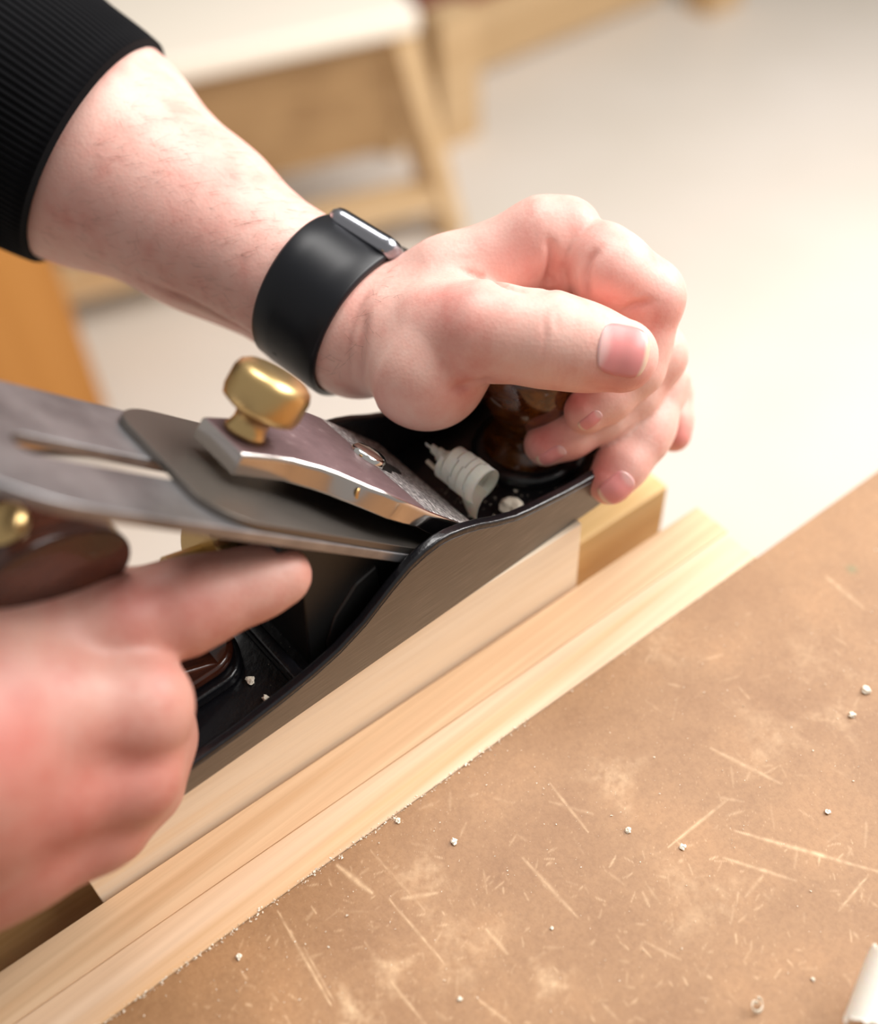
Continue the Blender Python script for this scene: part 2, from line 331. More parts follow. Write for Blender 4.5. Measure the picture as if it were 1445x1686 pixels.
# frog
ppart('frog', *prism([(2, -.3), (82, -.3), (82, -7), (66, -14), (44, -40), (5, -5.5), (2, -2)], 9, 53, lambda u, n, t: I(u, t, n)), m_frog, bev=(1.5, 2))
ppart('frog_screw', *lathe([(4.5, 0), (4.5, 3), (2.5, 4)], (-44, 17, 11), (-.5, 0, 1)), m_nickel, sm=True)
ppart('frog_rib', *prism([(-30, 4), (-50, 4), (-50, 9), (-46, 18), (-38, 26), (-30, 28)], 8, 14, lambda x, z, t: (x, t, z)), m_frog, bev=(1, 2))
ppart('frog_rib', *prism([(-30, 4), (-50, 4), (-50, 9), (-46, 18), (-38, 26), (-30, 28)], 48, 54, lambda x, z, t: (x, t, z)), m_frog, bev=(1, 2))
ppart('adjusting_wheel', *lathe([(4, -8), (5, -3), (10.5, -3), (11.5, -2), (11.5, 3), (10.5, 4), (4, 4), (4, 14)], (-66, 31, 41), (-1, 0, .3), 44, .07, (-2, 3)), m_brass)
ppart('adjusting_yoke', *prism([(-44, 36), (-60, 46), (-62, 52), (-50, 48)], 26, 36, lambda x, z, t: (x, t, z)), m_frog, bev=(1, 2))
ppart('lateral_lever', *prism([(60, -.6), (96, -.6), (101, -4), (100, -8), (96, -3), (60, -2.4)], 29, 35, lambda u, n, t: I(u, t, n)), m_nickel, bev=(.6, 2))
# iron with a long slot: two halves joined round the slot
def rounded_plate(u0, u1, y0, y1, rc, k=10, p=2.0):
    out = [(u0, y0)]
    for t in np.linspace(0, math.pi / 2, k): out.append((u1 - rc + rc * math.sin(t) ** (2 / p), y0 + (rc * .72) * (1 - math.cos(t) ** (2 / p))))
    for t in np.linspace(math.pi / 2, 0, k): out.append((u1 - rc + rc * math.sin(t) ** (2 / p), y1 - (rc * .72) * (1 - math.cos(t) ** (2 / p))))
    out.append((u0, y1)); return out
def plate_with_slot(outline, slot, n0, n1, f):
    bm = bmesh.new()
    def loop(pts): 
        vs = [bm.verts.new((a, b, 0)) for a, b in pts]; return [bm.edges.new((vs[i], vs[(i + 1) % len(vs)])) for i in range(len(vs))]
    es = loop(outline) + (loop(slot) if slot else [])
    bmesh.ops.triangle_fill(bm, use_beauty=True, use_dissolve=False, edges=es)
    bm.verts.index_update(); vs = [(v.co.x, v.co.y) for v in bm.verts]; fs = [tuple(v.index for v in q.verts) for q in bm.faces]
    cnt = {}
    for q in fs:
        for i in range(len(q)):
            e = (q[i], q[(i + 1) % len(q)]); cnt[tuple(sorted(e))] = cnt.get(tuple(sorted(e)), 0) + 1
    n = len(vs); V = [f(a, b, n0) for a, b in vs] + [f(a, b, n1) for a, b in vs]
    Fc = [q[::-1] for q in fs] + [tuple(i + n for i in q) for q in fs] + [(a, b, b + n, a + n) for (a, b), c_ in cnt.items() if c_ == 1]
    bm.free(); return V, Fc
def stadium(u0, u1, yc, r, k=8):
    return [(u1 + r * math.sin(t), yc - r * math.cos(t)) for t in np.linspace(0, math.pi, k)] + [(u0 - r * math.sin(t), yc + r * math.cos(t)) for t in np.linspace(0, math.pi, k)]
Ist = lambda a, b, n: I(a, b, n)
ppart('blade', *plate_with_slot(rounded_plate(-1, 176, 4.5, 59, 34), stadium(40, 146, 28.5, 4.2), 0, 3, Ist), m_iron, bev=(.5, 2, 40))
cbv, cbf = plate_with_slot(rounded_plate(14, 111, 5, 58, 16), None, 3.1, 5.1, Ist)
hp = [(1, 3.2), (3, 4.6), (8, 6.4), (13, 6.6), (18, 5.1), (14, 3.3), (8, 4.4), (3, 3.2)]
ppart('chip_breaker', *join([(cbv, cbf), prism(hp, 5, 58, lambda a, b, t: I(a, t, b))]), m_breaker, bev=(.9, 3, 40))
# lever cap: lofted sections across u
def hw(u): return float(np.interp(u, [5, 40, 46, 52, 60, 70, 80, 96], [25.6, 25.6, 25.2, 24, 20.5, 14, 10.6, 9.2]))
def ntop(u): return float(np.interp(u, [5, 7, 10, 40, 44, 55, 70, 85, 97], [11.0, 13.2, 14.0, 16.8, 17.2, 18.0, 17.3, 15.6, 14.0]))
def nbot(u): return float(np.interp(u, [5, 20, 40, 60, 80, 97], [6.6, 7.5, 11, 11.2, 9.6, 7.8]))
us = [5, 6, 7, 10, 15, 20, 26, 32, 38, 40, 43, 46, 49, 52, 56, 60, 64, 68, 72, 76, 80, 86, 92, 96]
V_, F_ = [], []; mi = []
for u in us:
    w = hw(u); t, b = ntop(u), nbot(u); c = min(.9, (t - b) * .3)
    for y, n in [(-w, b), (-w, t - c), (-w + c, t), (w - c, t), (w, t - c), (w, b)]: V_.append(I(u, 31.5 + y, n))
for i in range(len(us) - 1):
    for k in range(6):
        k2 = (k + 1) % 6; F_.append((i * 6 + k, i * 6 + k2, (i + 1) * 6 + k2, (i + 1) * 6 + k)); mi.append((2 if us[i] < 40 else 1) if k == 2 else 0)
F_ += [tuple(range(6)), tuple((len(us) - 1) * 6 + k for k in range(6))[::-1]]; mi += [0, 0]
me = mesh_of('lever_cap', V_, F_, [m_chrome, m_capface, m_spark], origin=po); me.polygons.foreach_set('material_index', mi); me = fixn(me)
cap = obj('lever_cap', me, plane); bevel(cap, .6, 3, 25)
nrm = (1 / S2, 0, 1 / S2)
ppart('cap_slot', *prism([(0, -5.2), (6, -6), (10, -3), (16, -2.6), (18, 0), (16, 2.6), (10, 3), (6, 6), (0, 5.2), (-4, 4), (-6, 0), (-4, -4)], 0, .25, lambda a, b, t: I(39.5 - a * .9, 33 + b * .95, ntop(39.5 - a * .9) + t + .1)), m_frog, parent=cap)
ppart('cap_screw', *lathe([(5.6, -2), (5.6, 1.2), (4.6, 2.2), (2, 2.6)], I(40, 33, 17.0), nrm, 32), m_nickel, parent=cap, sm=True)
ppart('edge_stain', *lathe([(1.6, 0), (1.5, .12)], I(62, 31.5 - hw(62) - .02, 14.6), (0.35, -1, 0), 16), m_brass, parent=cap)
kn = ppart('thumbscrew', *lathe([(5.8, 0), (5.2, 1.2), (4.6, 3.0), (4.8, 5.2), (7.5, 6.2), (9.9, 7.4), (10.5, 9.2), (10.5, 14.6), (9.8, 16.4), (8.2, 17.6), (5, 18.2)], I(88.5, 32.5, 15.2), nrm, 60, .035, (8, 16)), m_brass, sm=True)
ppart('front_knob', *lathe([(15.5, 8), (15.2, 9.5), (12.2, 12), (10.2, 16), (10.6, 20), (13.5, 25), (16.4, 31), (17.4, 38), (16.6, 45), (13, 51), (7, 54.5), (2, 55.5)], (49, 31, 0), (0, 0, 1), 48), m_knob, sm=True)
tp = [(-76, 8.5), (-77, 13), (-86, 17), (-99, 24), (-107, 34), (-109, 45), (-104, 56), (-95, 62), (-89, 67), (-88, 74), (-93, 81), (-103, 86), (-116, 87), (-129, 80), (-137, 66), (-139, 50), (-139, 36), (-143, 20), (-149, 8.5)]
def smoothpoly(p, k=2):
    p = [np.array(q, float) for q in p]
    for _ in range(k):
        q = []
        for i in range(len(p)): a, b = p[i], p[(i + 1) % len(p)]; q += [a * .75 + b * .25, a * .25 + b * .75]
        p = q
    return [tuple(q) for q in p]
ppart('tote', *prism(smoothpoly(tp), 20.5, 41.5, lambda a, b, t: (a, t, b)), m_tote, bev=(6.5, 5, 50))
tf = [(-79 + 10 * math.sin(t), 31 - 11.5 * math.cos(t)) for t in np.linspace(0, math.pi, 15)] + [(-149, 42.5), (-149, 19.5)]
ppart('tote_foot', *prism(tf, 8.3, 12.5, lambda a, b, t: (a, b, t)), m_tote, bev=(1.6, 3))
ppart('tote_nut', *lathe([(6, 0), (6, 2), (4.5, 3.4)], (-110, 31, 85), (-.25, 0, 1)), m_brass, sm=True)

# ---------------------------------------------------------------- shavings and chips
def ribbon(fn, nt, width, thick=.12, nw=5):
    """fn(t)-> centre, tangent-side dir, normal"""
    V, Fc = [], []
    for s_ in (0, 1):
        for i in range(nt):
            c, w, n = fn(i / (nt - 1))
            for j in range(nw): V.append(np.array(c) + np.array(w) * (j / (nw - 1) - .5) * width(i / (nt - 1)) + np.array(n) * thick * s_)
    o = nt * nw; g = lambda i, j, s_: s_ * o + i * nw + j
    for i in range(nt - 1):
        for j in range(nw - 1):
            Fc.append((g(i, j, 0), g(i, j + 1, 0), g(i + 1, j + 1, 0), g(i + 1, j, 0))); Fc.append((g(i, j, 1), g(i + 1, j, 1), g(i + 1, j + 1, 1), g(i, j + 1, 1)))
    for i in range(nt - 1):
        for j in (0, nw - 1): Fc.append((g(i, j, 0), g(i + 1, j, 0), g(i + 1, j, 1), g(i, j, 1)))
    return V, Fc
# curled shaving lying in the throat, a helix that rises from the mouth
A0 = dp(742, 762, 338); A1 = dp(797, 803, 331); ax = (A1 - A0) / np.linalg.norm(A1 - A0); vw = -ray(770, 780); vw -= ax * (vw @ ax); vw /= np.linalg.norm(vw); sd = np.cross(ax, vw)
def helix(t):
    turns = 4.2; a = t * turns * 2 * math.pi; r = 6.0 + .4 * t + .12 * math.sin(2.3 * a); c = A0 + (A1 - A0) * (t * .95)
    rad = vw * math.cos(a) + sd * math.sin(a); return c + rad * r, ax, rad
hv = ribbon(helix, 170, lambda t: 4.6 if t > .08 else 1.5 + 3.1 * t / .08, .1, 7)
mo = np.array(hz(778, 858, 9))
tipr = dp(707, 733, 341)
cone = []
for i in range(40):
    t = i / 39; a = t * 7 * math.pi; c = tipr * (1 - t) + dp(745, 765, 338) * t; r = .5 + 2.6 * t; cone.append((c, r, a))
def conef(t):
    i = t * 39; k = min(int(i), 38); c, r, a = cone[k]; c2, r2, a2 = cone[k + 1]; q = i - k; c = c * (1 - q) + c2 * q; r = r * (1 - q) + r2 * q; a = a * (1 - q) + a2 * q
    rad = vw * math.cos(a) + sd * math.sin(a); return c + rad * r, ax, rad
q0, q1, q2 = dp(783, 855, 338), dp(776, 832, 334), dp(790, 800, 330)
def feed(t):
    c = q0 * (1 - t) ** 2 + 2 * q1 * t * (1 - t) + q2 * t * t; tg = 2 * (1 - t) * (q1 - q0) + 2 * t * (q2 - q1); tg /= np.linalg.norm(tg); w = ax - tg * (ax @ tg); w /= np.linalg.norm(w)
    return c + w * (-1.2 - 1.5 * t), w, np.cross(tg, w)
V_, F_ = join([hv, ribbon(conef, 100, lambda t: 3.2), ribbon(feed, 24, lambda t: 3 + 9 * t)])
so = np.array(A0)
obj('wood_shaving', mesh_of('wood_shaving', V_, F_, m_shav, True, origin=so), at=so, label='tightly curled pale wood shaving rising from the plane mouth', category='shaving')
# thin solid put in for a white reflection beside the blade edge
q0, q1 = dp(703, 759, 344), dp(732, 790, 341)
obj('reflection_sliver', mesh_of('reflection_sliver', *tube([q0, (q0 + q1) / 2 + [0, 0, .5], q1], .75, 6), m_chip, origin=q0), at=q0, label='thin white reflection line beside the curled shaving, built as a sliver', category='reflection')
def crumb(c, r, seed, m=m_chip, name='wood_chip', fl=.6):
    rr = np.random.default_rng(seed); bm = bmesh.new(); bmesh.ops.create_icosphere(bm, subdivisions=2, radius=1)
    V = [tuple(np.array(c) + np.array(v.co) * [1, 1, fl] * r * (.55 + .75 * rr.random())) for v in bm.verts]; Fc = [tuple(v.index for v in q.verts) for q in bm.faces]; bm.free(); return V, Fc
def chip(px, py, z, r, label, grp=None, seed=1, name='wood_chip'):
    c = hz(px, py, z); v, f = crumb((c[0], c[1], z + r * .35), r, seed); o = obj(name, mesh_of(name, v, f, m_chip, origin=c), at=c, label=label, category='wood chip')
    if grp: o['group'] = grp
chip(842, 838, 4.2, 4.0, 'ragged pale wood chip inside the plane near the cheek edge', seed=3)
chip(412, 1121, 4.3, 1.3, 'larger pale crumb on the black plane bed behind the blade', seed=4)
chip(437, 1151, 4.3, 1.0, 'smaller pale crumb near the rear cheek rim of the plane', seed=5)
# bottom right thick shaving
def big(t):
    a = -.5 + t * 3.6; r = 7.5 + 1.0 * t; c0 = np.array(hz(1464, 1656, -23)); lon = np.array(hz(1400, 1700, -30)) - np.array(hz(1440, 1590, -30)); lon /= np.linalg.norm(lon); up = np.array([0, 0, 1.]); si = np.cross(lon, up)
    rad = -si * math.cos(a) + up * math.sin(a)
    return c0 + rad * r + [0, 0, 1.0], lon, rad
_jag = np.convolve(rng.normal(size=64), [.3, .5, .3], 'same') * 1.5
v, f = ribbon(big, 60, lambda t: 20 + 1.2 * math.sin(t * 9) + float(np.interp(t * 59, np.arange(64), _jag)), .3, 24)
c = hz(1430, 1640, -30.6)
obj('wood_shaving', mesh_of('wood_shaving', v, f, m_shav, True, origin=c), at=c, label='broad white wood shaving at the lower right corner of the bench', category='shaving')
def ringlet(t):
    a = t * 7.5; r = 1.3; c0 = hz(1243, 1660, -28.8); return c0 + np.array([math.cos(a), math.sin(a) * .8, math.sin(a) * .7]) * r + np.array([t * 1.5, 0, 0]), np.array([0, .3, .95]), np.array([math.cos(a), math.sin(a), 0])
c = hz(1243, 1660, -30.6)
obj('wood_shaving', mesh_of('wood_shaving', *ribbon(ringlet, 40, lambda t: 1.3, .15), m_chip, origin=c), at=c, label='tiny white curled ringlet shaving on the bench near the bottom edge', category='shaving')
for px, py, r, lb in [(1425, 1138, 1.5, 'round whitish speck near right edge of bench, upper one'), (1402, 1178, 1.1, 'whitish speck just below the upper right speck'), (747, 1386, 1.0, 'white crumb on the bench left of centre beside the jaw'),
                      (1034, 1368, .9, 'white crumb at the end of a thin scratch mid bench'), (1124, 1395, .9, 'white crumb beside the long diagonal scratch'), (1362, 1337, .8, 'small white crumb above the long scratch at right'), (655, 1352, .8, 'pale crumb close to the vise jaw edge'),
                      (393, 1576, .8, 'pale upright crumb on the bench near lower left'), (908, 1528, .5, 'tiny white crumb low in the middle of bench'), (1338, 1613, .5, 'tiny white flake left of broad shaving'), (757, 1645, .6, 'tiny white flake by the bottom edge left of middle')]:
    chip(px, py, -30.5, r, lb, seed=int(px))
# dust: loose specks on the bench, on the jaw edge and on the casting
V_, F_ = [], []
def tet(c, r):
    o = len(V_); q = rng.normal(size=(4, 3)) * r * [1, 1, .5]
    for p in q: V_.append(np.array(c) + p * .6 + [0, 0, r * .4])
    F_.extend([(o, o + 1, o + 2), (o, o + 2, o + 3), (o, o + 3, o + 1), (o + 1, o + 3, o + 2)])
for k in range(1500):
    a = rng.uniform(-270, 60); b = -abs(rng.normal()) * 60 - .5
    tet(J(a, b, -.2), abs(rng.normal()) * .13 + .06)
for k in range(650):
    a = rng.uniform(-260, -100) if k % 5 else rng.uniform(-260, 0); tet(J(a, rng.normal() * .5 - .1, .0), rng.uniform(.12, .42))
obj('sawdust', mesh_of('sawdust', V_, F_, m_chip), kind='stuff', label='pale sawdust specks scattered over the bench and along the jaw seam', category='sawdust')
V_, F_ = [], []
for k in range(420):  # real dust, thickened near the knob to stand for glossy highlights
    x = rng.uniform(14, 69); y = 31 + rng.uniform(-26, 10)
    if math.hypot(x - 49, y - 31) < 20: continue
    tet((x, y, 4.1), abs(rng.normal()) * .16 + .08)
for k in range(60): tet((rng.uniform(-70, -45), rng.uniform(6, 40), 4.1), rng.uniform(.05, .18))
obj('plane_dust_glints', mesh_of('plane_dust_glints', V_, F_, m_chip), kind='stuff', label='fine pale dust lying in the black plane bed, thickened for highlights near the knob', category='sawdust')

# ---------------------------------------------------------------- background furniture (all on the floor, far out of focus)
def obox(o, ux, uy, lo, hi):
    v, f = box(lo, hi); ux = np.array([*ux, 0.]) / np.hypot(*ux); uy = np.array([-ux[1], ux[0], 0.])
    return [np.array(o) + ux * p[0] + uy * p[1] + np.array([0, 0, p[2]]) for p in v], f
def beam(p, q, w, h):
    """tapered square post from p to q"""
    p, q = np.array(p, float), np.array(q, float); t = (q - p) / np.linalg.norm(q - p); e = np.cross(t, [.3, -.9, .1]); e /= np.linalg.norm(e); g = np.cross(t, e)
    return [c + e * sx * w_ / 2 + g * sy * w_ / 2 for c, w_ in ((p, w), (q, h)) for sx, sy in ((-1, -1), (1, -1), (1, 1), (-1, 1))], [(0, 3, 2, 1), (4, 5, 6, 7)] + [(i, (i + 1) % 4, 4 + (i + 1) % 4, 4 + i) for i in range(4)]
so = np.array([886., 1151, -850])
st = empty('low_stool', so, label='low wooden stool with a pale flat top behind the forearm', category='stool')
def spart(name, vf, m): return obj(name, fixn(mesh_of(name, *vf, m, origin=so)), st)
UX = (-.947, .32)
tz = -450
o_ = spart('seat', obox((886, 1151, tz), UX, None, (0, -320, -38), (780, 0, 0)), m_top); bevel(o_, 8)
spart('apron', obox((886, 1151, tz), UX, None, (40, -50, -230), (740, -28, -38)), m_apron)  # deepened and darkened to stand for the shade below the seat
for (a, b, a2, b2) in ((35, -35, -35, 5), (735, -35, 800, 5), (35, -290, -35, -310), (735, -290, 800, -310)):
    ux = np.array([-.947, .32]); uy = np.array([-.32, -.947]); top = np.array([886, 1151]) + ux * a + uy * b; bot = np.array([886, 1151]) + ux * a2 + uy * b2
    spart('leg', beam((*bot, -850), (*top, tz - 38), 40, 52), m_birch)
ux = np.array([-.947, .32]); uy = np.array([-.32, -.947])
c0 = np.array([886, 1151]) + ux * -20 + uy * -5; c1 = np.array([886, 1151]) + ux * 785 + uy * -5
spart('stretcher', beam((*c0, -765), (*c1, -765), 45, 45), m_birch)
# long low bench behind it
so = np.array(hz(760, 240, -850)); e1 = hz(790, 130, -850)[:2]; e2 = hz(1090, 5, -850)[:2]; u = e2 - e1; Lb = np.linalg.norm(u); u = u / Lb
st = empty('low_bench', so, label='long low bench with a thick wooden rail and block feet behind the stool', category='bench')
spart('rail', obox((*e1, -850), u, None, (-760, 10, 10), (Lb * 1.02, 90, 150)), m_birch)
p = hz(745, 242, -850); spart('foot', obox(p, u, None, (-20, 0, 0), (70, 60, 250)), m_birch)
p = hz(1165, 30, -850); spart('foot', obox(p, u, None, (0, 0, 0), (110, 70, 170)), m_birch)
p = e1 - u * 740; spart('foot', obox((*p, -850), u, None, (0, -60, 0), (80, 0, 160)), m_birch)
spart('shelf_board', obox((*e1, -700), u, None, (-750, 30, 0), (Lb * .95, 380, 30)), m_red)
# orange cupboard at the left
p = hz(192, 716, -850); so = np.array(p); q = hz(-400, 1010, -850)[:2] - p[:2]; q /= np.linalg.norm(q)
st = empty('orange_cupboard', so, label='orange varnished pine cupboard side at the left behind the arm', category='cupboard')
spart('carcass', obox(p, q, None, (0, -240, 60), (700, 0, 640)), m_orange)
spart('plinth', obox(p, q, None, (8, -230, 0), (690, -8, 60)), m_under)
spart('door', obox(p, q, None, (6, .5, 66), (340, 18, 634)), m_orange)
# ---------------------------------------------------------------- hands: one blended implicit surface per arm
def smin(a, b, k):
    h = np.clip(.5 + .5 * (b - a) / k, 0, 1); return b * (1 - h) + a * h - k * h * (1 - h)
def cone_sdf(p, a, b, ra, rb, sq=None):
    ba = b - a; L2 = ba @ ba; pa = p - a; t = np.clip(pa @ ba / L2, 0, 1)
    return np.linalg.norm(pa - t[:, None] * ba, axis=1) - (ra + (rb - ra) * t)
def crease_w(V, pts, w):
    n = len(pts) - 1; out = np.zeros(len(V))
    for i in range(n):
        a, b = pts[i], pts[i + 1]; ba = b - a; pa = V - a; t = np.clip(pa @ ba / (ba @ ba), 0, 1); d = np.linalg.norm(pa - t[:, None] * ba, axis=1)
        out = np.maximum(out, np.exp(-(d / w) ** 2) * (np.sin(math.pi * np.clip((i + t) / n, .02, .98)) ** .7 if n > 1 else 1))
    return out
class Arm:
    """groups: list of (k_inside, k_to_base, prims); prim = (a, b, ra, rb). Group 0 is the base (forearm + palm)."""
    def __init__(s, groups, kf=1.2): s.g = groups; s.kf = kf; s.cre = []
    def sdf(s, p):
        def grp(k, prims):
            d = None
            for a, b, ra, rb in prims:
                e = cone_sdf(p, a, b, ra, rb); d = e if d is None else smin(d, e, k)
            return d
        base = grp(s.g[0][0], s.g[0][2]); out = base
        for k, kb, prims in s.g[1:]:
            d = smin(grp(k, prims), base, kb) if kb > 0 else grp(k, prims)
            out = smin(out, d, s.kf)
        return out
    def march(s, px, py, far=60):
        r = ray(px, py); t = 180.0
        for _ in range(80):
            d = float(s.sdf((CAM + t * r)[None])[0])
            if abs(d) < .02 or t > 520: break
            t += d * .8
        return (CAM + t * r) if t <= 520 else None
    def normal(s, p):
        e = .4; q = np.array([p + e * v for v in (np.eye(3))] + [p - e * v for v in np.eye(3)]); d = s.sdf(q); n = d[:3] - d[3:]; return n / np.linalg.norm(n)
    def crease(s, pix, w, dep):
        pts = [s.march(*q) for q in pix]; pts = [q for q in pts if q is not None]
        if len(pts) > 1: return (pts, w, dep)
    def mesh(s, lo, hi, h, warp=None):
        lo = np.array(lo, float); n = np.ceil((np.array(hi) - lo) / h / 8).astype(int) * 8; nb = n // 8
        gx = [lo[i] + (np.arange(nb[i]) * 8 + 3.5) * h for i in range(3)]
        Bc = np.stack(np.meshgrid(*gx, indexing='ij'), -1).reshape(-1, 3)
        dc = s.sdf(Bc); act = np.abs(dc) < 8 * h * .9 + 2.0
        D = np.repeat(np.repeat(np.repeat(dc.reshape(nb), 8, 0), 8, 1), 8, 2).astype(np.float32)
        bi = np.stack(np.unravel_index(np.nonzero(act)[0], nb), -1) * 8
        loc = np.stack(np.meshgrid(*[np.arange(8)] * 3, indexing='ij'), -1).reshape(-1, 3)
        for c0 in range(0, len(bi), 400):
            ii = (bi[c0:c0 + 400, None, :] + loc[None]).reshape(-1, 3); D[ii[:, 0], ii[:, 1], ii[:, 2]] = s.sdf(lo + ii * h)
        S = D < 0; cells = np.zeros(np.array(D.shape) - 1, int)
        for dx in (0, 1):
            for dy in (0, 1):
                for dz in (0, 1): cells += S[dx:D.shape[0] - 1 + dx, dy:D.shape[1] - 1 + dy, dz:D.shape[2] - 1 + dz]
        ac = (cells > 0) & (cells < 8); ci = np.stack(np.nonzero(ac), -1); vid = -np.ones(ac.shape, np.int64); vid[ac] = np.arange(len(ci))
        acc = np.zeros((len(ci), 3)); cnt = np.zeros(len(ci))
        cor = [(0, 0, 0), (1, 0, 0), (0, 1, 0), (1, 1, 0), (0, 0, 1), (1, 0, 1), (0, 1, 1), (1, 1, 1)]
        for i in range(8):
            for ax_ in range(3):
                if cor[i][ax_]: continue
                c2 = list(cor[i]); c2[ax_] = 1; a_i = ci + cor[i]; b_i = ci + c2
                da = D[a_i[:, 0], a_i[:, 1], a_i[:, 2]]; db = D[b_i[:, 0], b_i[:, 1], b_i[:, 2]]; m_ = (da < 0) != (db < 0)
                t = np.where(m_, da / np.where(m_, da - db, 1), 0); q = a_i.astype(float); q[:, ax_] += t
                acc[m_] += q[m_]; cnt[m_] += 1
        V = lo + acc / cnt[:, None] * h
        Fs = []
        for ax_ in range(3):
            o1, o2 = [(1, 2), (2, 0), (0, 1)][ax_]
            sl = [slice(1, None)] * 3; sl[ax_] = slice(0, None)
            Da = S; a_s = [slice(None)] * 3; b_s = [slice(None)] * 3; a_s[ax_] = slice(0, -1); b_s[ax_] = slice(1, None)
            ch = Da[tuple(a_s)] != Da[tuple(b_s)]; e = np.stack(np.nonzero(ch), -1)
            ok = (e[:, o1] > 0) & (e[:, o2] > 0) & (e[:, o1] < ac.shape[o1]) & (e[:, o2] < ac.shape[o2]); e = e[ok]
            ins = S[e[:, 0], e[:, 1], e[:, 2]]
            q = []
            for s1, s2 in ((1, 1), (0, 1), (0, 0), (1, 0)):
                c_ = e.copy(); c_[:, o1] -= s1; c_[:, o2] -= s2; q.append(vid[c_[:, 0], c_[:, 1], c_[:, 2]])
            q = np.stack(q, -1); q[~ins] = q[~ins][:, ::-1]; Fs.append(q)
        Fq = np.concatenate(Fs); Fq = Fq[(Fq >= 0).all(1)]
        for _ in range(1):   # project onto the surface for accuracy
            e = .3; g = np.stack([s.sdf(V + e * v) - s.sdf(V - e * v) for v in np.eye(3)], -1); g /= np.linalg.norm(g, axis=1)[:, None] + 1e-9; V = V - g * (s.sdf(V) * .8)[:, None]
        for pts, w, dep in s.cre:
            c_ = np.mean(pts, 0); near = np.nonzero(np.linalg.norm(V - c_, axis=1) < 4 * w + max(np.linalg.norm(q - c_) for q in pts))[0]
            if not len(near): continue
            V[near] = V[near] - g[near] * (dep * crease_w(V[near], pts, w))[:, None]
        return V, Fq
def C3(px, py, d, r): return dp(px, py, d), r * d / F
def chain(*js):
    out = []
    for i in range(len(js) - 1):
        a, ra = C3(*js[i]); b, rb = C3(*js[i + 1]); out.append((a, b, ra, rb))
    return out
def skin_mesh(name, arm, lo, hi, h, spots, base):
    V, Fq = arm.mesh(lo, hi, h)
    me = mesh_of(name, V, Fq, m_skin, True)
    col = np.tile(np.array(base, float), (len(V), 1))
    for pt, r, c, amt in spots:
        if pt is None: continue
        w = amt * np.exp(-(np.linalg.norm(V - pt, axis=1) / r) ** 2)
        col = col * (1 - w[:, None]) + np.array(c[:3]) * w[:, None]
    # shade of knuckle folds and creases put into the colour, darker and redder
    for pts, w_, dep in arm.cre:
        if dep <= 0: continue
        w = min(.34, .26 * dep) * crease_w(V, pts, w_ * .8); col = col * (1 - w[:, None]) + np.array(lin(178, 88, 78)[:3]) * w[:, None]
    ca = me.color_attributes.new('Col', 'FLOAT_COLOR', 'POINT'); ca.data.foreach_set('color', np.c_[col, np.ones(len(V))].astype(np.float32).ravel())
    return me
person = empty('person', (-120, 420, -850), label='person in a black ribbed sweater pushing the hand plane with both hands', category='person')
pp = np.array([-120, 420, -850.])
def pobj(name, me, parent=None, **k):
    o = obj(name, me, parent or person, **k)
    return o
def reorigin(me, o=pp):
    co_ = np.empty(len(me.vertices) * 3); me.vertices.foreach_get('co', co_); co_ = co_.reshape(-1, 3) - np.array(o) * MM; me.vertices.foreach_set('co', co_.ravel()); me.update(); return me

# left arm, hand wrapped round the front knob
LA = Arm([
    (6, 0, chain((-330, -30, 392, 222), (-60, 125, 384, 208), (147, 247, 372, 186), (325, 362, 358, 137), (490, 464, 347, 105), (590, 545, 341, 98))
        + chain((330, 390, 372, 118), (500, 500, 362, 86), (590, 565, 352, 82))                       # ulnar side, deeper
        + chain((590, 545, 341, 98), (660, 528, 340, 86), (740, 474, 334, 76), (895, 392, 326, 58), (936, 380, 325, 50))      # index metacarpal
        + chain((640, 540, 352, 82), (885, 415, 345, 56)) + chain((640, 555, 362, 76), (870, 450, 362, 55)) + chain((640, 570, 372, 72), (850, 490, 378, 50))
        + chain((676, 582, 329, 84), (702, 606, 325, 100)) + chain((665, 553, 330, 88), (745, 547, 322, 86)) + chain((740, 488, 334, 60), (848, 444, 331, 54))),
    (4, 3.5, chain((720, 547, 322, 86), (800, 547, 312, 79), (850, 553, 309, 73), (905, 560, 308, 76), (960, 572, 307, 69), (1022, 586, 306, 61))),
    (3, 3, chain((925, 405, 326, 42), (930, 452, 328, 40))),
    (3.5, 2.5, chain((985, 424, 322, 60), (1004, 446, 321, 66), (1062, 490, 325, 63)) + chain((1062, 488, 325, 61), (1052, 560, 328, 52), (1045, 605, 329, 47)) + chain((1045, 605, 329, 46), (1000, 650, 330, 42), (966, 676, 330, 38))),
    (3.5, 5, chain((895, 425, 345, 52), (1020, 500, 344, 55), (1072, 585, 341, 56)) + chain((1072, 585, 341, 55), (1040, 645, 341, 46), (1000, 683, 341, 42)) + chain((1000, 683, 341, 41), (935, 714, 341, 40), (898, 732, 341, 36))),
    (3.5, 5, chain((880, 460, 361, 50), (1040, 560, 358, 50), (1083, 632, 353, 49)) + chain((1083, 632, 353, 49), (1066, 700, 348, 44), (1055, 722, 347, 43)) + chain((1055, 722, 347, 42), (1025, 762, 345, 42), (1004, 793, 344, 38))),
    (3.5, 5, chain((860, 500, 377, 46), (1030, 600, 374, 42), (1100, 645, 370, 37)) + chain((1100, 645, 370, 36), (1107, 690, 368, 31)) + chain((1107, 690, 368, 31), (1109, 716, 367, 28))),
], 1.1)
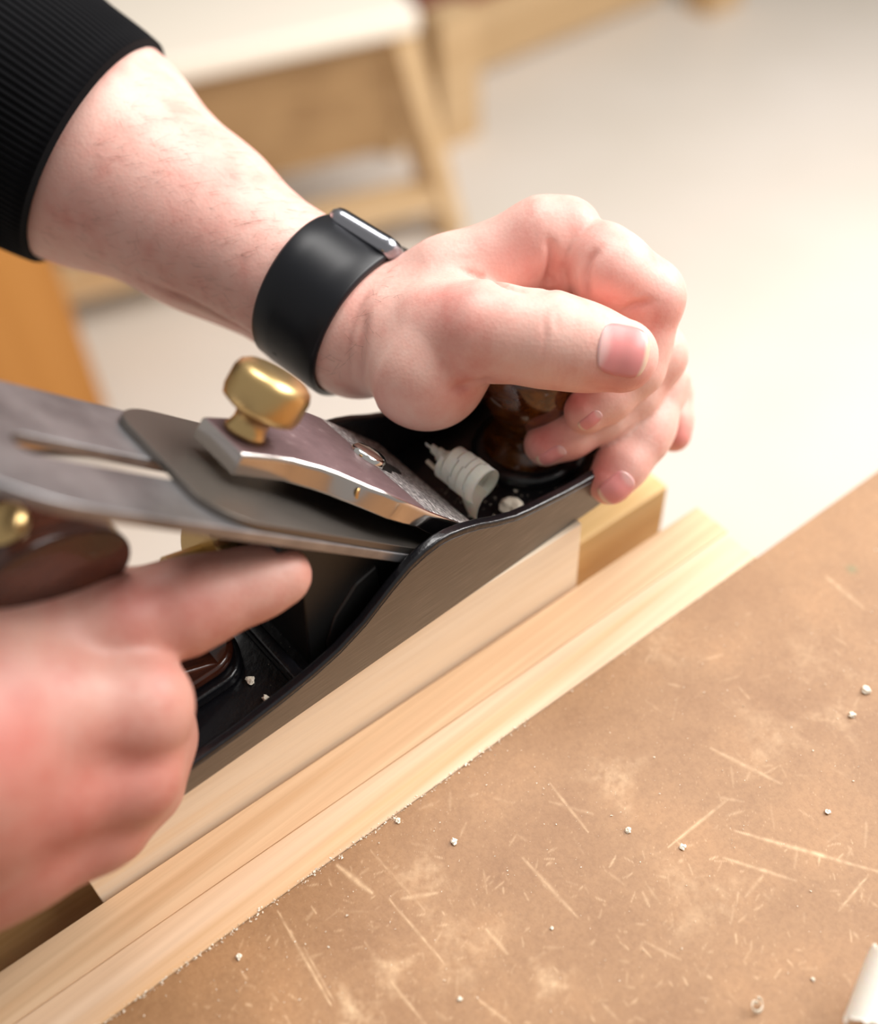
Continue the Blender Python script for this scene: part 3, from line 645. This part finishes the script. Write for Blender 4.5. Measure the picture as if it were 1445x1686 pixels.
CR = [([(752, 444), (790, 456), (830, 470), (866, 482)], 1.2, 1.5), ([(900, 392), (908, 412), (907, 440), (902, 462), (904, 478)], 1.4, 2.0), ([(986, 408), (970, 428), (963, 455), (966, 492)], 1.4, 1.9),
      ([(1020, 513), (1045, 502), (1076, 495)], 1.3, 1.3), ([(612, 470), (590, 510), (577, 550), (574, 590), (579, 625)], 1.3, .7), ([(604, 510), (596, 550), (594, 590), (598, 630), (608, 670)], 1.8, 1.7),
      ([(905, 505), (896, 528), (898, 555), (893, 590)], 1.0, .3), ([(922, 508), (916, 525), (918, 545)], 1.0, .25), ([(735, 640), (765, 636), (790, 630), (808, 620)], 1.6, 1.2),
      ([(940, 612), (980, 638), (1030, 646), (1070, 622)], 1.4, .4),
      ([(1000, 730), (1025, 716), (1040, 700)], 1.3, .5), ([(240, 463), (300, 492), (370, 528), (430, 560)], 2.0, 1.6)]
cre = [LA.crease(*c) for c in CR]
BUMP = [([(736, 508), (760, 514)], 11, -1.0), ([(1108, 492), (1108, 505)], 7, -.5), ([(1010, 450), (1040, 465)], 7, -.8)]
cre += [LA.crease(*c) for c in BUMP]
LA.cre = [c for c in cre if c]
red = lin(220, 116, 112); pinkc = lin(238, 160, 152); palec = lin(240, 200, 186); base_l = lin(238, 191, 178)[:3]
SP = [((740, 505), 12, red, .35), ((1020, 470), 12, red, .25), ((1105, 520), 9, red, .35), ((955, 345), 12, red, .25), ((1060, 630), 8, red, .45), ((945, 655), 7, red, .75), ((895, 725), 8, red, .75), ((990, 780), 8, red, .7), ((1020, 820), 5, red, .7),
      ((1120, 720), 6, red, .7), ((1000, 640), 8, red, .5), ((660, 650), 16, palec, .5), ((200, 200), 30, palec, .4), ((330, 330), 30, red, .2), ((430, 330), 15, palec, .3), ((760, 650), 8, red, .35), ((850, 420), 9, red, .3), ((120, 330), 20, red, .15)]
spots = [(LA.march(*a), r, c, m_) for a, r, c, m_ in SP]
me = skin_mesh('arm', LA, (-90, -25, -12), (110, 250, 150), .85, spots, base_l)
larm = pobj('arm', reorigin(me), label='bare forearm and fist gripping the front of the plane')
def nail(arm, px, py, axpx, length, width, parent, tilt=0, name='fingernail', curv=.9, lift=.15):
    c = arm.march(px, py); n = arm.normal(c); c2 = arm.march(px + axpx[0] * 3, py + axpx[1] * 3); a = c2 - c; a -= n * (a @ n); a /= np.linalg.norm(a); s_ = np.cross(n, a)
    V, Fc, Cl = [], [], []; nu, nv = 17, 13
    for lay in (0, 1):
        for i in range(nu):
            for j in range(nv):
                u = i / (nu - 1) * 2 - 1; v = j / (nv - 1) * 2 - 1
                # superellipse plan
                wv = width / 2 * (1 - .22 * max(0, abs(u)) ** 4) ; lu = length / 2 * (1 - .16 * abs(v) ** 2.4)
                p = c + a * u * lu + s_ * v * wv
                d = arm.sdf(p[None])[0]; p = p - n * d
                p = p + n * (lift + .22 * (1 - abs(v) ** 3) * (.6 + .4 * u) - lay * .7)
                V.append(p); t_ = u
                f1 = min(1, max(0, (t_ - .78) / .1)); f0 = min(1, max(0, (-.45 - t_ - .35 * v * v) / .25)); k0 = np.array(lin(228, 148, 146)[:3]); cc = k0 * (1 - f1) + np.array(lin(238, 204, 180)[:3]) * f1; cc = cc * (1 - f0) + np.array(lin(240, 190, 186)[:3]) * f0
                Cl.append((*cc, 1))
    g = lambda i, j, l: l * nu * nv + i * nv + j
    for i in range(nu - 1):
        for j in range(nv - 1): Fc += [(g(i, j, 0), g(i + 1, j, 0), g(i + 1, j + 1, 0), g(i, j + 1, 0)), (g(i, j, 1), g(i, j + 1, 1), g(i + 1, j + 1, 1), g(i + 1, j, 1))]
    for i in range(nu - 1):
        for j in (0, nv - 1): Fc.append((g(i, j, 0), g(i + 1, j, 0), g(i + 1, j, 1), g(i, j, 1)))
    for j in range(nv - 1):
        for i in (0, nu - 1): Fc.append((g(i, j, 0), g(i, j + 1, 0), g(i, j + 1, 1), g(i, j, 1)))
    me = mesh_of(name, V, Fc, m_nail, True, origin=pp); ca = me.color_attributes.new('Col', 'FLOAT_COLOR', 'POINT'); ca.data.foreach_set('color', np.array(Cl, np.float32).ravel())
    me = fixn(me); return obj(name, me, parent)
nail(LA, 1027, 576, (1, .18), 14.5, 14, larm)
nail(LA, 1017, 806, (-.75, .66), 11.5, 8.5, larm)
nail(LA, 908, 752, (-.85, .52), 9.5, 5, larm, lift=.05)
nail(LA, 972, 694, (-.8, .6), 8, 4, larm, lift=.05)
# fine hair on the forearm
V_, F_ = [], []
axd = np.array([343., 216.]) / 405
for k in range(430):
    t = rng.random(); ctr = np.array([150, 240]) + np.array([360, 230]) * t; wd_ = 175 * (1 - t) + 110 * t; off = rng.uniform(-.98, .98) * wd_
    px, py = ctr + np.array([.53, -.85]) * off
    if 0.86 < t and off < 0: continue
    p = LA.march(px, py)
    if p is None: continue
    n = LA.normal(p); q = LA.march(px + 4, py + 2.5)
    if q is None: continue
    d = q - p; d -= n * (d @ n); d /= np.linalg.norm(d) + 1e-9; sd_ = np.cross(n, d); d = d * math.cos(.5 + rng.normal() * .5) + sd_ * math.sin(.5 + rng.normal() * .5); l = rng.uniform(2.5, 7)
    pts = [p - n * .1, p + d * l * .5 + n * .45, p + d * l + n * .35]; o = len(V_); v, f = tube(pts, [.028, .024, .01], 3); V_ += v; F_ += [tuple(i + o for i in q_) for q_ in f]
for px, py in [(640, 470), (625, 490), (610, 520), (590, 560), (560, 600), (600, 540), (570, 590), (650, 455), (585, 575), (555, 620), (620, 500)] * 3:
    p = LA.march(px + rng.normal() * 9, py + rng.normal() * 9)
    if p is None: continue
    n = LA.normal(p); d = rng.normal(size=3); d -= n * (d @ n); d /= np.linalg.norm(d); l = rng.uniform(3, 6); o = len(V_); v, f = tube([p - n * .1, p + d * l * .5 + n * .5, p + d * l + n * .4], [.028, .024, .01], 3); V_ += v; F_ += [tuple(i + o for i in q_) for q_ in f]
obj('arm_hair', mesh_of('arm_hair', V_, F_, m_hair, origin=pp), larm, kind='stuff')

# watch: band conforms to the wrist cross-section
w0, w1 = dp(455, 440, 349), dp(600, 530, 341); wax = (w1 - w0) / np.linalg.norm(w1 - w0)
def radial(c, d):
    t = 60.0
    lo_, hi_ = 5.0, 60.0
    for _ in range(18):
        m_ = (lo_ + hi_) / 2
        if LA.sdf((c + d * m_)[None])[0] < 0: lo_ = m_
        else: hi_ = m_
    return lo_
wc = dp(548, 500, 345)
vw = -ray(548, 500); vw = vw - wax * (vw @ wax); vw /= np.linalg.norm(vw); ws = np.cross(wax, vw)      # ws points up-right or down-left
upimg = dp(600, 420, 345) - wc; 
if ws @ upimg < 0: ws = -ws
wo = wc.copy()
watch = empty('wristwatch', wo, label='smartwatch with black band and silver case on the left wrist', category='watch')
NB = 96; half = 12.2; V_, F_ = [], []
def bandring(off, thick): 
    pass
rows = [(-half, .2), (-half, 1.6), (-half + 1.0, 2.3), (-half * .4, 2.5), (half * .4, 2.5), (half - 1.0, 2.3), (half, 1.6), (half, .2)]
radc = {}
for i in range(NB):
    a = 2 * math.pi * i / NB; d = vw * math.cos(a) + ws * math.sin(a)
    r0 = np.mean([radial(wc + wax * o_, d) for o_ in (-half, 0, half)]); rl = radial(wc - wax * half, d); rr_ = radial(wc + wax * half, d)
    for off, th in rows:
        r = (rl * (1 - (off + half) / (2 * half)) + rr_ * ((off + half) / (2 * half))) ; V_.append(wc + wax * off + d * (r + th))
nr = len(rows)
for i in range(NB):
    for k in range(nr): F_.append((i * nr + k, ((i + 1) % NB) * nr + k, ((i + 1) % NB) * nr + (k + 1) % nr, i * nr + (k + 1) % nr))
obj('band', fixn(mesh_of('band', V_, F_, m_band, True, origin=wo)), watch)
# case sits on the back of the wrist (up-right in the picture)
an = math.radians(98); dn = vw * math.cos(an) + ws * math.sin(an); dt = np.cross(wax, dn)
rc_ = radial(wc + wax * 3, dn); cc = wc + wax * 1.0 + dn * (rc_ + 2.6)
def rsq(hx_, hy_, r, k=6):
    out = []
    for sx, sy, a0 in ((1, 1, 0), (-1, 1, 90), (-1, -1, 180), (1, -1, 270)):
        for t in np.linspace(0, 90, k): a = math.radians(a0 + t); out.append((sx * (hx_ - r) + r * math.cos(a), sy * (hy_ - r) + r * math.sin(a)))
    return out
def slab(hx_, hy_, r, levels, m, name, parent):
    V, Fc = [], []; n = None
    for ins, hgt in levels:
        pl = rsq(hx_ - ins, hy_ - ins, max(.5, r - ins)); n = len(pl)
        for a, b in pl: V.append(cc + wax * a + dt * b + dn * hgt)
    for i in range(len(levels) - 1):
        for k in range(n): Fc.append((i * n + k, i * n + (k + 1) % n, (i + 1) * n + (k + 1) % n, (i + 1) * n + k))
    Fc += [tuple(range(n)), tuple((len(levels) - 1) * n + k for k in range(n))[::-1]]
    o = obj(name, fixn(mesh_of(name, V, Fc, m, origin=wo)), parent)
    bevel(o, .25, 2, 35); return o
slab(13.5, 16.5, 6, [(3.5, -3.2), (1.2, -2.6), (.2, -1.4), (0, .3), (.3, 1.8), (1.2, 2.8)], m_case, 'case', watch)
slab(12.4, 15.4, 5, [(0, 2.7), (.2, 3.2), (1.2, 3.6), (3, 3.8)], m_glass, 'screen', watch)
# loop end with a metal pin on the palm side
an = math.radians(-62); dn2 = vw * math.cos(an) + ws * math.sin(an); r2 = radial(wc, dn2)
obj('pin', fixn(mesh_of('pin', *lathe([(2.6, 0), (2.6, .8), (1.6, 1.3)], wc + dn2 * (r2 + 2.2) - wax * 2, dn2, 20), m_band, True, origin=wo)), watch)

def pixof(p):
    c = CAMB.T @ (np.array(p) - CAM); return W / 2 + F * c[0] / -c[2], H / 2 - F * c[1] / -c[2]
for k in range(3):
    an = math.radians(-40 - 13 * k); d3 = vw * math.cos(an) + ws * math.sin(an); r3 = radial(wc, d3)
    obj('hole_rim', fixn(mesh_of('hole_rim', *lathe([(1.5, 0), (1.5, .25), (1.0, .3)], wc + d3 * (r3 + 2.4) + wax * 1, d3, 16), m_glass, True, origin=wo)), watch)
# sleeve: ribbed knit tube round the forearm
def sleeve(name, axis_pts, rr, edge=0, nrib=120, parent=person):
    """axis_pts: centres from cuff to elbow, rr: radii"""
    P_ = [np.array(p) for p in axis_pts]; V, Fc = [], []; seg = nrib * 5
    e = None; vt = -ray(*pixof(P_[0])); vt /= np.linalg.norm(vt); ts = np.linspace(0, 1, 40); cum = np.r_[0, np.cumsum([np.linalg.norm(P_[i + 1] - P_[i]) for i in range(len(P_) - 1)])]; cum /= cum[-1]
    prof_ = [(0.0, -3.4), (0.0, -1.6), (-.004, -.4)] + [(t, 0) for t in ts]
    for t, dr in prof_:
        t_ = max(t, 0); c = np.array([np.interp(t_, cum, [q[i] for q in P_]) for i in range(3)]); c2 = np.array([np.interp(min(t_ + .05, 1), cum, [q[i] for q in P_]) for i in range(3)]); c1 = np.array([np.interp(max(t_ - .05, 0), cum, [q[i] for q in P_]) for i in range(3)])
        tg = (c2 - c1) / np.linalg.norm(c2 - c1)
        if e is None: e = np.cross(tg, [.1, .2, 1]); 
        e = e - tg * (e @ tg); e /= np.linalg.norm(e); g = np.cross(tg, e); r = np.interp(t_, cum, rr) + dr
        for k in range(seg):
            a = 2 * math.pi * k / seg; rb = .28 * math.cos(a * nrib) * min(1, max(0, t) * 30); wv = .8 * math.sin(3 * a + 9 * t) * min(1, max(0, t) * 8); rd = e * math.cos(a) + g * math.sin(a)
            V.append(c + rd * (r + rb + wv) - tg * edge * (rd @ vt) * max(0, 1 - t_ * 1.5))
    n = len(prof_)
    for i in range(n - 1):
        for k in range(seg): Fc.append((i * seg + k, i * seg + (k + 1) % seg, (i + 1) * seg + (k + 1) % seg, (i + 1) * seg + k))
    Fc.append(tuple((n - 1) * seg + k for k in range(seg)))
    return obj(name, fixn(mesh_of(name, V, Fc, m_knit, True, origin=pp)), parent)
sleeve('sleeve', [dp(158, 254, 371), dp(40, 178, 378), dp(-150, 60, 388), dp(-420, -80, 402)], [42.5, 47, 52, 58], edge=18)

# right arm: fist on the rear handle, index finger laid along the blade
RA = Arm([
    (12, 0, chain((-420, 1290, 245, 190), (-260, 1280, 240, 190), (-120, 1250, 236, 200)) + chain((-120, 1180, 236, 150), (-30, 1120, 243, 110)) + chain((-120, 1240, 240, 150), (-40, 1210, 240, 115)) + chain((-120, 1320, 242, 150), (-40, 1330, 244, 105)) + chain((-140, 1400, 248, 140), (-50, 1430, 250, 92))
        + chain((60, 1200, 262, 110), (180, 1200, 272, 95)) + chain((40, 1330, 262, 100), (150, 1290, 274, 95))),
    (5, 10, chain((-40, 1090, 246, 102), (80, 1056, 256, 96), (185, 1030, 262, 88)) + chain((185, 1030, 262, 87), (300, 1000, 269, 76), (355, 980, 272, 64)) + chain((355, 980, 272, 64), (420, 960, 276, 56), (463, 947, 278, 50))),
    (6, 11, chain((-60, 1200, 241, 112), (90, 1172, 247, 97), (222, 1163, 256, 88)) + chain((222, 1165, 256, 85), (248, 1215, 278, 74))),
    (6, 11, chain((-60, 1330, 244, 104), (80, 1290, 248, 92), (208, 1270, 259, 82)) + chain((208, 1270, 259, 80), (230, 1290, 280, 72))),
    (6, 11, chain((-70, 1430, 250, 94), (40, 1395, 254, 86), (152, 1350, 263, 80)) + chain((152, 1350, 263, 78), (180, 1360, 280, 66))),
], 3.2)
RA.cre = []
redd = lin(196, 104, 96); SP = [((235, 1000), 9, redd, .35), ((330, 990), 7, redd, .25), ((440, 950), 12, palec, .3), ((90, 1150), 8, palec, .3), ((20, 1210), 12, redd, .5), ((60, 1000), 16, palec, .25), ((240, 1260), 10, redd, .3), ((110, 1310), 14, redd, .3), ((150, 1400), 16, redd, .25), ((250, 1140), 14, palec, .2)]  # spots include a painted knuckle highlight and painted shading between the fingers
spots = [(RA.march(*a), r, c, m_) for a, r, c, m_ in SP]
me = skin_mesh('arm', RA, (-250, -60, -30), (-20, 130, 140), 1.6, spots, lin(192, 138, 124)[:3])  # darker base puts the near hand's shade into its skin colour
rarm = pobj('arm', reorigin(me), label='blurred near hand on rear handle with index finger along the blade')
sleeve('sleeve', [dp(-330, 1285, 242), dp(-480, 1290, 246), dp(-700, 1270, 252), dp(-1000, 1200, 262)], [36, 42, 48, 54])
